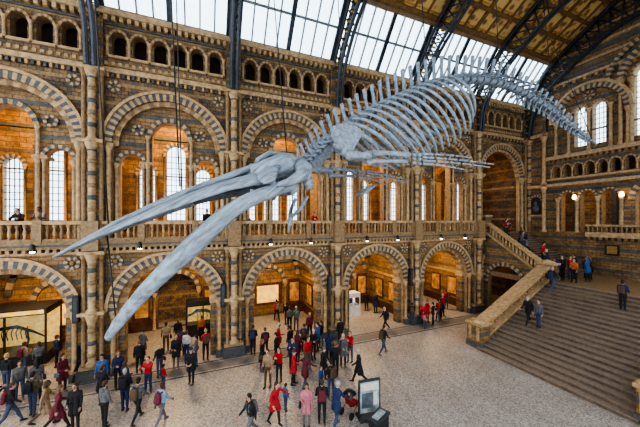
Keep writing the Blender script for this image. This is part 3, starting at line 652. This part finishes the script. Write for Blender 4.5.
    for i, sg in enumerate(sgs):
        fl, ab = map(radians, sho[i]); e = radians(elb[i]); S = up2(-.01, sg * .175, 1.4)
        u = Vector((sin(fl) * cos(ab), sg * sin(ab), -cos(fl) * cos(ab))); El_ = S + u * .29; iy = radians(inn[i])
        w = Vector((sin(fl + e) * cos(iy), -sg * sin(iy) + sg * sin(ab) * .4, -cos(fl + e) * cos(iy))).normalized(); Wr = El_ + w * .25
        C_(S, El_, .06, .047, 'top'); C_(El_, Wr - w * .02, .047, .036, 'top'); C_(Wr - w * .03, Wr + w * .03, .026, .024, 'skin')
        hands.append((Wr, w, sg))
    if bag == 'backpack':
        for sg in sgs:
            C_(up2(-.2, sg * .08, 1.08), up2(-.19, sg * .07, 1.36), .085, .07, 'bag'); C_(up2(.1, sg * .09, 1.15), up2(.09, sg * .1, 1.4), .022, .022, 'bag'); C_(up2(.09, sg * .1, 1.4), up2(-.12, sg * .1, 1.43), .022, .03, 'bag')
        C_(up2(-.2, 0, 1.08), up2(-.19, 0, 1.38), .09, .07, 'bag')
    if bag == 'shoulder':
        C_(up2(-.05, -.26, .85), up2(.08, -.26, .85), .06, .06, 'bag'); C_(up2(-.08, -.25, .95), up2(.1, -.25, .95), .05, .05, 'bag'); C_(up2(0, -.23, .98), up2(-.01, -.14, 1.48), .016, .016, 'bag')
    mb = MB()
    for ty, a, b_, ra, rb, lab in prim:
        if ty == 'c': capsule(mb, a, b_, ra, rb)
        else: mb.ell(a, b_, 'black', 14, 10)
    me = mb.mesh('tmp'); o = bpy.data.objects.new('tmp', me); scn.collection.objects.link(o)
    md = o.modifiers.new('r', 'REMESH'); md.mode = 'VOXEL'; md.voxel_size = .0125
    dg = bpy.context.evaluated_depsgraph_get(); m2 = bpy.data.meshes.new_from_object(o.evaluated_get(dg))
    bpy.data.objects.remove(o)
    nf = len(m2.polygons); cen = np.zeros(nf * 3); m2.polygons.foreach_get('center', cen); cen = cen.reshape(-1, 3)
    best = np.full(nf, 1e9); lab_i = np.zeros(nf, int)
    for ty, a, b_, ra, rb, lab in prim:
        if ty == 'c':
            A_ = np.array(a); D = np.array(b_) - A_; L2 = max(1e-9, D @ D); t = np.clip(((cen - A_) @ D) / L2, 0, 1)
            ds = np.linalg.norm(cen - A_ - t[:, None] * D, axis=1) - (ra + (rb - ra) * t)
        else: ds = (np.linalg.norm((cen - np.array(a)) / np.array(b_), axis=1) - 1) * min(b_)
        if lab in ('eye', 'lip'): ds = ds - .004
        msk = ds < best - 1e-5; best[msk] = ds[msk]; lab_i[msk] = SLOTS.index(lab)
    bm = bmesh.new(); bm.from_mesh(m2); bmesh.ops.smooth_vert(bm, verts=bm.verts, factor=.5, use_axis_x=True, use_axis_y=True, use_axis_z=True); bm.to_mesh(m2); bm.free()
    verts = [tuple(v.co) for v in m2.vertices]; faces = [tuple(p.vertices) for p in m2.polygons]; labs = lab_i.tolist()
    hb = MB()
    for Wr, w, sg in hands:
        pn = Vector((0, -sg, 0)); pn = (pn - w * pn.dot(w)).normalized(); sd = w.cross(pn).normalized()
        if sd.x < 0 and abs(sd.x) > .3: sd = -sd
        hb.tube([Wr + w * .0, Wr + w * .04, Wr + w * .09, Wr + w * .1], [(.015, .024), (.016, .036), (.014, .04), (.008, .034)], 'black', 8, tuple(sd))
        for k, (off, L_) in enumerate(((.031, .07), (.011, .08), (-.01, .074), (-.03, .058))):
            b0 = Wr + w * .085 + sd * off; b1 = b0 + (w * .9 + pn * .3) * L_ * .45; b2 = b1 + (w * .75 + pn * .65) * L_ * .33; b3 = b2 + (w * .5 + pn * .85) * L_ * .25
            hb.tube([b0, b1, b2, b3], [.0095, .009, .0083, .006], 'black', 6, tuple(sd))
        b0 = Wr + w * .025 + sd * .025; hb.tube([b0, b0 + (w * .5 + sd * .75 + pn * .3) * .035, b0 + (w * .85 + sd * .75 + pn * .55) * .06], [.013, .011, .008], 'black', 6, tuple(pn))
    o_ = len(verts); verts += hb.V; faces += [tuple(i + o_ for i in f) for f in hb.F]; labs += [0] * len(hb.F)
    bpy.data.meshes.remove(m2); m3 = bpy.data.meshes.new(name); m3.from_pydata(verts, [], faces)
    for s in SLOTS: m3.materials.append(MATS['p_' + s])
    m3.polygons.foreach_set('material_index', labs); m3.polygons.foreach_set('use_smooth', [True] * len(faces)); m3.update()
    return m3
TP = {
 'stand': person_mesh('figure_standing', hip=(3, -3), sho=((2, 9), (6, 8)), elb=(15, 20), hood=True),
 'standf': person_mesh('figure_standing_long_hair', hip=(4, -2), knee=(6, 0), sho=((4, 8), (8, 8)), elb=(20, 70), inn=(0, 25), hair='long', coat=.15, slim=.88, bag='shoulder'),
 'phone': person_mesh('figure_photographing', hip=(-2, 4), sho=((55, 10), (55, 10)), elb=(75, 75), inn=(22, 22), look=15, hood=True),
 'walk': person_mesh('figure_walking', hip=(26, -18), knee=(8, 22), sho=((-20, 8), (22, 8)), elb=(20, 30), lean=4, bag='backpack'),
 'walk2': person_mesh('figure_walking_coat', hip=(-20, 24), knee=(25, 6), sho=((24, 8), (-18, 8)), elb=(35, 15), lean=4, hair='long', coat=.22, slim=.9),
 'back': person_mesh('figure_with_backpack', hip=(5, -4), knee=(4, 0), sho=((12, 10), (12, 10)), elb=(95, 95), inn=(35, 35), bag='backpack', look=18),
 'pocket': person_mesh('figure_hands_front', hip=(2, -6), sho=((12, 14), (12, 14)), elb=(60, 60), inn=(35, 35), coat=.1, hair='hat'),
 'wide': person_mesh('figure_arms_spread', hip=(14, -14), knee=(6, 10), sho=((35, 48), (30, 45)), elb=(30, 35), hair='long', coat=.12, slim=.92, lean=6),
 'point': person_mesh('figure_pointing', hip=(4, -4), sho=((4, 8), (115, 12)), elb=(15, 8), look=25, hair='short'),
 'tail': person_mesh('figure_ponytail', hip=(-4, 6), sho=((6, 10), (10, 10)), elb=(30, 85), inn=(0, 30), hair='tail', slim=.88, bag='shoulder'),
 'push': person_mesh('figure_pushing', hip=(14, -12), knee=(5, 12), sho=((35, 6), (35, 6)), elb=(45, 45), lean=8, hair='short', coat=.08),
 'lean': person_mesh('figure_leaning', hip=(-6, -2), sho=((40, 12), (40, 12)), elb=(60, 60), inn=(20, 20), lean=22, look=-5),
}
COL = {'black': (.018, .018, .022), 'red': (.40, .025, .03), 'navy': (.02, .035, .10), 'blue': (.04, .10, .28), 'grey': (.12, .12, .13), 'maroon': (.13, .02, .035), 'olive': (.08, .08, .045), 'tan': (.28, .20, .12), 'white': (.5, .48, .45), 'lblue': (.2, .3, .45), 'pink': (.45, .16, .2), 'green': (.05, .15, .09), 'jeans': (.05, .07, .13), 'brown': (.10, .06, .035), 'orange': (.4, .14, .04)}
for k, c in COL.items(): plain('cloth_' + k, c, .85, 0, .15, 14, .2)
for k, c in (('a', (.06, .035, .02)), ('b', (.16, .09, .04)), ('c', (.015, .012, .01)), ('d', (.42, .28, .13)), ('e', (.35, .33, .32))): plain('hair_' + k, c, .7)
for k, c in (('a', (.58, .36, .27)), ('b', (.45, .26, .17)), ('c', (.2, .1, .06))): plain('skin_' + k, c, .6)
def person(tp, x, y, z=0, head=0, top='black', bot='black', scale=1.0, name=None, bag=None):
    nm = {'phone': 'visitor_photographing', 'walk': 'visitor_walking', 'walk2': 'visitor_walking', 'back': 'visitor_with_backpack', 'wide': 'visitor_arms_spread', 'point': 'visitor_pointing', 'push': 'visitor_pushing_stroller', 'lean': 'visitor_leaning'}.get(tp, 'visitor_standing')
    o = bpy.data.objects.new(name or nm, TP[tp]); scn.collection.objects.link(o)
    o.location = (x, y, z); o.rotation_euler = (0, 0, radians(head)); s = scale * random.uniform(.96, 1.04); o.scale = (s, s, s)
    mm = {0: 'skin_' + random.choice('aaab' + 'bc'), 1: 'hair_' + random.choice('aabccde'), 2: 'cloth_' + top, 3: 'cloth_' + bot, 4: 'cloth_' + random.choice(['black', 'brown', 'grey']), 5: 'cloth_' + (bag or random.choice(['black', 'grey', 'navy', 'brown', 'maroon']))}
    for i, k in mm.items(): o.material_slots[i].link = 'OBJECT'; o.material_slots[i].material = MATS[k]
    return o
PPL = [
 ('stand', -9.3, 19.0, 80, 'black', 'black'), ('back', -8.4, 19.6, 60, 'tan', 'jeans'), ('tail', -7.7, 19.3, 110, 'grey', 'black'), ('stand', -7.2, 19.9, 30, 'navy', 'black'),
 ('walk', -6.8, 14.9, 20, 'black', 'jeans'), ('back', -6.3, 15.3, 70, 'olive', 'jeans'), ('standf', -6.7, 16.6, 120, 'grey', 'black'), ('stand', -7.4, 16.9, -60, 'grey', 'jeans'),
 ('walk2', -5.6, 14.5, 10, 'tan', 'brown'), ('walk2', -5.0, 13.9, 30, 'maroon', 'black'), ('standf', -4.4, 13.7, -100, 'black', 'black'), ('stand', -4.2, 16.2, -95, 'blue', 'jeans'),
 ('tail', -3.6, 16.3, -70, 'navy', 'black'), ('back', -2.9, 14.2, 80, 'black', 'navy'), ('walk', -2.3, 13.3, 60, 'grey', 'black'), ('phone', -2.2, 15.2, -120, 'red', 'navy'),
 ('standf', -3.1, 15.2, 45, 'navy', 'black'), ('walk', -1.4, 12.7, 50, 'lblue', 'grey'), ('stand', -2.9, 17.3, 95, 'black', 'black'), ('pocket', -3.0, 18.9, 60, 'grey', 'black'), ('tail', -1.9, 19.6, 90, 'tan', 'brown'),
 ('stand', -1.3, 20.4, 100, 'black', 'jeans'), ('standf', -1.2, 17.3, -80, 'black', 'grey'), ('pocket', -.4, 15.3, -110, 'black', 'black'), ('tail', -.2, 17.1, 170, 'grey', 'jeans'), ('back', .3, 17.6, 100, 'red', 'black'), ('stand', -.7, 17.9, 60, 'white', 'navy'),
 ('back', 3.5, 16.6, 90, 'black', 'black'), ('standf', 3.0, 15.1, -20, 'black', 'maroon'), ('tail', 3.0, 13.6, -130, 'tan', 'brown'), ('phone', 3.6, 13.8, -140, 'red', 'black'),
 ('wide', 2.7, 11.0, -60, 'red', 'black'), ('walk', 1.7, 10.6, 200, 'black', 'grey'), ('stand', 4.9, 16.2, 120, 'black', 'jeans'), ('standf', 4.4, 17.0, 0, 'red', 'black'), ('back', 5.8, 16.3, 60, 'navy', 'black'),
 ('wide', 4.6, 12.8, 30, 'maroon', 'jeans'), ('standf', 3.8, 10.4, -110, 'pink', 'grey'), ('back', 4.4, 10.3, 70, 'black', 'black'), ('pocket', 5.7, 13.1, -60, 'black', 'black'), ('stand', 6.6, 16.1, 180, 'blue', 'black'), ('tail', 7.0, 16.5, -170, 'black', 'jeans'),
 ('stand', 6.0, 20.0, 90, 'grey', 'black'), ('back', 6.4, 19.7, 90, 'green', 'jeans'), ('walk', 5.6, 22.2, 90, 'red', 'black'), ('push', 4.85, 9.95, 25, 'navy', 'jeans'), ('standf', 7.2, 13.9, -100, 'grey', 'black'), ('phone', 7.8, 14.2, -150, 'red', 'jeans'),
 ('point', 6.4, 13.2, 60, 'black', 'black'), ('walk2', 7.2, 12.2, 150, 'black', 'black'), ('walk', 10.1, 14.3, 10, 'black', 'jeans'), ('stand', 8.3, 16.4, 80, 'black', 'black'), ('stand', 13.5, 21.6, 90, 'black', 'black'), ('standf', 13.9, 20.8, 100, 'navy', 'black'), ('tail', 6.1, 21.1, 90, 'black', 'black'),
 ('back', 14.9, 17.4, 60, 'black', 'jeans'), ('standf', 15.6, 16.9, -120, 'red', 'black'), ('stand', 16.2, 16.6, 140, 'black', 'black'), ('tail', 17.3, 17.2, 160, 'red', 'jeans'), ('walk', 17.9, 17.5, 30, 'black', 'black'), ('pocket', 16.4, 17.4, -70, 'red', 'black'),
 ('stand', 5.3, 14.3, -70, 'red', 'grey'), ('phone', 4.5, 14.5, -110, 'navy', 'black'), ('standf', 5.1, 15.4, 30, 'maroon', 'black'), ('stand', 2.2, 17.6, 100, 'grey', 'black'), ('walk2', -5.6, 17.9, 90, 'black', 'black'), ('stand', .1, 20.5, 90, 'orange', 'black'),
 ('back', -7.6, 15.6, 40, 'black', 'black'), ('stand', -8.3, 17.9, 70, 'black', 'jeans'), ('standf', -5.9, 16.9, -30, 'maroon', 'black'), ('pocket', -3.9, 15.0, 60, 'black', 'black'), ('stand', -3.4, 13.4, 50, 'grey', 'black'), ('tail', -1.9, 16.6, 120, 'black', 'jeans'), ('back', -1.0, 18.6, 90, 'navy', 'black'),
 ('stand', 3.9, 15.6, 160, 'black', 'black'), ('pocket', 4.2, 13.3, -20, 'red', 'black'), ('tail', 6.0, 15.3, -90, 'black', 'black'), ('standf', 6.8, 14.9, 40, 'navy', 'black'), ('back', 5.4, 11.6, 100, 'black', 'jeans'), ('walk', 12.4, 17.3, 180, 'black', 'black'), ('stand', 18.6, 18.0, -90, 'red', 'black'), ('phone', 15.4, 18.1, -140, 'black', 'jeans'),
 ('back', 2.9, 17.2, 70, 'black', 'black'), ('stand', 6.8, 18.0, 90, 'maroon', 'black'), ('walk', 8.9, 19.5, 80, 'black', 'black'), ('stand', 20.4, 19.3, 90, 'red', 'jeans'),
]
for t, x, y, h, a, b_ in PPL: person(t, x, y, 0, h, a, b_)
child = [(3.3, 11.6, 20, 'blue', 'jeans'), (5.2, 12.3, -60, 'blue', 'black'), (-1.6, 15.4, 40, 'red', 'jeans'), (15.2, 16.4, 0, 'pink', 'jeans')]
for x, y, h, a, b_ in child: person('stand', x, y, 0, h, a, b_, .68, 'child_standing')
def zst(x): return (int((x - X0) / dx) + 1) * dz
for t, x, y, h, a, b_ in (('walk', 18.75, 11.35, 180, 'black', 'black'), ('stand', 18.75, 10.75, 180, 'grey', 'jeans'), ('walk', 22.2, 11.9, 0, 'black', 'jeans'), ('back', 21.8, 8.2, 0, 'navy', 'black')): person(t, x, y, zst(x), h, a, b_)
for t, x, y, h, a, b_ in (('back', 24.6, 12.5, 170, 'black', 'black'), ('stand', 25.2, 12.3, 200, 'red', 'jeans'), ('standf', 25.9, 12.4, 160, 'navy', 'black'), ('tail', 24.2, 11.6, 180, 'orange', 'black'), ('pocket', 25.4, 11.4, 90, 'blue', 'black'), ('stand', 27, 12.2, 180, 'grey', 'black'), ('walk', 24.0, 12.6, 90, 'black', 'black'), ('standf', 26.4, 11.7, 90, 'black', 'black')): person(t, x, y, ZL, h, a, b_)
for i, (t, y, h, a) in enumerate((('walk', 13.3, 90, 'black'), ('stand', 13.6, -90, 'navy'), ('stand', 13.9, -90, 'red'), ('back', 14.3, 90, 'grey'), ('back', 14.7, 90, 'navy'), ('standf', 15.2, -90, 'grey'), ('walk', 15.6, 90, 'black'), ('walk', 15.9, 90, 'black'), ('pocket', 16.3, -90, 'black'), ('stand', 16.6, -90, 'maroon'), ('tail', 17.0, -90, 'red'), ('tail', 17.4, -90, 'black'))):
    st = int((y - 12.9) / dy) + 1; person(t, 23.95 + (i % 4) * .55, 12.9 + (st - .5) * dy, ZL + st * dz2, h, a, 'black')
for t, x, y, h, a in (('lean', -8.0, 18.35, -90, 'black'), ('lean', 2.6, 18.35, -80, 'navy'), ('stand', .4, 18.9, -90, 'black'), ('phone', .9, 18.7, -90, 'grey'), ('lean', 7.2, 18.35, -90, 'red'), ('stand', 9.9, 19.2, -60, 'black'), ('stand', 20.2, 18.8, 0, 'black'), ('stand', 23.2, 19.0, 0, 'maroon'), ('lean', -7.2, 18.35, -90, 'grey')): person(t, x, y, 6.9, h, a, 'black')
# stroller
SR = MB()
for y in (-.25, .25):
    for x, r in ((-.3, .14), (.35, .1)):
        SR.add([(x + r * cos(2 * pi * k / 14), y + w, r + r * sin(2 * pi * k / 14)) for w in (-.03, .03) for k in range(14)], [tuple(range(14)), tuple(range(27, 13, -1))] + [(k, (k + 1) % 14, 14 + (k + 1) % 14, 14 + k) for k in range(14)], 'black')
    SR.tube([(.35, y, .12), (-.15, y, .65), (-.55, y, 1.0)], .015, 'iron', 6); SR.tube([(-.3, y, .14), (.15, y, .5)], .015, 'iron', 6)
SR.tube([(-.55, -.25, 1.0), (-.55, .25, 1.0)], .02, 'black', 6)
SR.box(-.1, .3, -.2, .2, .4, .48, 'cloth_red'); SR.tube([(-.1, 0, .45), (-.28, 0, .9)], [(.2, .04), (.2, .05)], 'cloth_red', 10)
P = []; F_ = []
for i in range(7):
    t = pi * .15 + pi * .6 * i / 6
    for j in range(7): ph = -pi / 2 + pi * j / 6; P.append((-.1 - .3 * cos(t) * cos(ph * .4), .23 * sin(ph), .72 + .33 * sin(t) * cos(ph * .7)))
for i in range(6):
    for j in range(6): F_.append((i * 7 + j, i * 7 + j + 1, (i + 1) * 7 + j + 1, (i + 1) * 7 + j))
SR.add(P, F_, 'black', True)
o = SR.obj('stroller'); o.location = (5.75, 10.4, 0); o.rotation_euler = (0, 0, radians(25))
# ------------------------------------------------------------------ exhibits
def case(mb, x0, x1, y0, y1, h, base, mb_='black', inner='case_glow'):
    mb.box(x0, x1, y0, y1, 0, base, mb_); mb.box(x0, x1, y0, y1, h - .35, h, mb_)
    for x in (x0, x1 - .08, (x0 + x1) / 2 - .04):
        for y in (y0, y1 - .08): mb.box(x, x + .08, y, y + .08, base, h - .35, mb_)
    mb.box(x0 + .1, x1 - .1, y1 - .14, y1 - .1, base, h - .35, inner); mb.box(x0 + .04, x1 - .04, y0 + .02, y0 + .035, base, h - .35, 'glass_pane')
K = MB(); case(K, -11.4, -7.9, 20.6, 22.6, 3.1, .6)
K.box(-11.3, -8.0, 20.56, 20.6, 2.82, 3.02, 'case_glow')
K.tube([(-10.9, 21.6, 1.5), (-10.3, 21.6, 1.9), (-9.6, 21.6, 1.95), (-8.9, 21.6, 1.6), (-8.3, 21.6, 1.2)], [.08, .1, .1, .07, .03], 'bone_dark', 8)
for i in range(8):
    x = -10.5 + i * .2; K.tube(cat([(x, 21.6, 1.9), (x + .02, 21.3, 1.7), (x + .06, 21.35, 1.3)], 3), .025, 'bone_dark', 5)
for x in (-10.6, -9.1): K.tube([(x, 21.5, 1.8), (x + .1, 21.45, 1.2), (x, 21.4, .62)], .05, 'bone_dark', 6)
K.ell((-11.0, 21.6, 1.5), (.22, .14, .15), 'bone_dark')
K.obj('display_case')
K = MB(); case(K, -.9, 1.3, 21.4, 22.4, 2.4, .8, 'black', 'case_glow')
K.tube([(-.6, 21.8, 1.4), (-.2, 21.8, 1.65), (.4, 21.8, 1.6), (1.0, 21.8, 1.3)], [.05, .12, .12, .03], 'bone', 8); K.ell((-.7, 21.8, 1.4), (.18, .08, .09), 'bone')
for x in (-.2, .0, .4, .6): K.tube([(x, 21.8, 1.55), (x + .08, 21.8, 1.2), (x, 21.8, .82)], .03, 'bone', 6)
K.obj('display_case')
K = MB(); case(K, 11.0, 12.4, 20.8, 21.8, 1.9, .9, 'white', 'glow_white'); K.ell((11.7, 21.3, 1.2), (.35, .2, .25), 'bone_dark'); K.obj('display_case')
K = MB(); K.box(3.0, 3.9, 23.85, 23.9, 3.3, 3.6, 'glow_green'); K.obj('exit_sign')
K = MB(); K.box(-.42, .42, -.03, .03, .2, 1.45, 'poster'); K.box(-.47, -.42, -.05, .05, 0, 1.5, 'iron'); K.box(.42, .47, -.05, .05, 0, 1.5, 'iron'); K.box(-.47, .47, -.05, .05, 1.45, 1.52, 'iron'); K.box(-.5, .5, -.3, .3, 0, .05, 'iron')
K.box(-.38, .38, -.045, -.03, 1.1, 1.38, 'white'); K.box(-.34, .14, -.045, -.03, .4, 1.0, 'bone_dark'); K.box(.18, .34, -.045, -.03, .5, 1.0, 'white')
o = K.obj('information_sign'); o.location = (6.35, 9.95, 0); o.rotation_euler = (0, 0, radians(-8))
K = MB(); K.box(-.4, .4, -.2, .2, 0, .5, 'black'); K.box(-.45, .45, -.25, .25, .5, .55, 'iron'); K.box(-.3, .3, -.12, .12, .55, .6, 'poster')
o = K.obj('information_desk'); o.location = (6.3, 9.2, 0); o.rotation_euler = (0, 0, radians(25))
for sb in (S0, S0 + BAY, S0 + 2 * BAY, S0 + 3 * BAY):
    K = MB(); K.box(sb - .75, sb - .5, YW - .55, YW - .3, 3.0, 4.3, 'black'); K.box(sb - .7, sb - .55, YW - .57, YW - .55, 3.1, 4.2, 'iron'); K.box(sb - .65, sb - .55, YW - .3, YW, 3.5, 3.7, 'iron'); K.obj('wall_speaker')
for x in [S0 + BAY * k + d for k in range(-1, 4) for d in (2.1, 4.7)]:
    K = MB(); K.tube([(x, YW - .45, 6.75), (x, YW - .75, 6.75)], .02, 'black', 6); K.lathe(x, YW - .8, [(6.55, .1), (6.6, .12), (6.85, .09), (6.9, .03)], 'black', 10); K.lathe(x, YW - .8, [(6.5, .09), (6.55, .1)], 'glow_spot', 10); K.obj('balcony_spotlight')
for y in (10.8, 13.68):
    K = MB(); K.tube([(XE, y, 9.6), (XE - .4, y, 9.5), (XE - .5, y, 9.7)], .025, 'brass', 6); K.lathe(XE - .5, y, [(9.7, .05), (9.8, .14), (10.0, .12), (10.1, .05)], 'glow_warm', 10); K.obj('wall_lamp')
# ------------------------------------------------------------------ lights
def area(name, loc, size, power, col, rot=(0, 0, 0), sy=None):
    l = bpy.data.lights.new(name, 'AREA'); l.energy = power; l.color = col; l.size = size
    if sy: l.shape = 'RECTANGLE'; l.size_y = sy
    o = bpy.data.objects.new(name, l); o.location = loc; o.rotation_euler = rot; scn.collection.objects.link(o)
for i, sb in enumerate(bays):
    if i == 0: continue
    c = sb + 3.4
    area('lamp_aisle', (c, 20.6, 6.15), 1.2, 330 if i < 6 else 60, (1, .68, .36))
    area('lamp_gallery', (c, 19.6, 15.2), 1.2, 460 if i < 6 else 120, (1, .58, .24), (radians(18), 0, 0))
area('lamp_end_gallery', (XE + 1.8, 9, 10.8), 1.0, 90, (1, .65, .35), (0, 0, 0), 14)
w = bpy.data.worlds.new('World'); scn.world = w; w.use_nodes = True; bg = w.node_tree.nodes['Background']; bg.inputs[0].default_value = (.90, .95, 1, 1); bg.inputs[1].default_value = 3.0
scn.view_settings.look = 'AgX - High Contrast'
scn.view_settings.exposure = 0.15
# ------------------------------------------------------------------ camera
cd = bpy.data.cameras.new('Camera'); cam = bpy.data.objects.new('Camera', cd); scn.collection.objects.link(cam)
cam.location = (0, 0, 8); cam.rotation_euler = (radians(90), 0, radians(-22.76)); cd.sensor_width = 36; cd.lens = 286 / 640 * 36; cd.shift_y = .0102; cd.clip_end = 200
scn.camera = cam
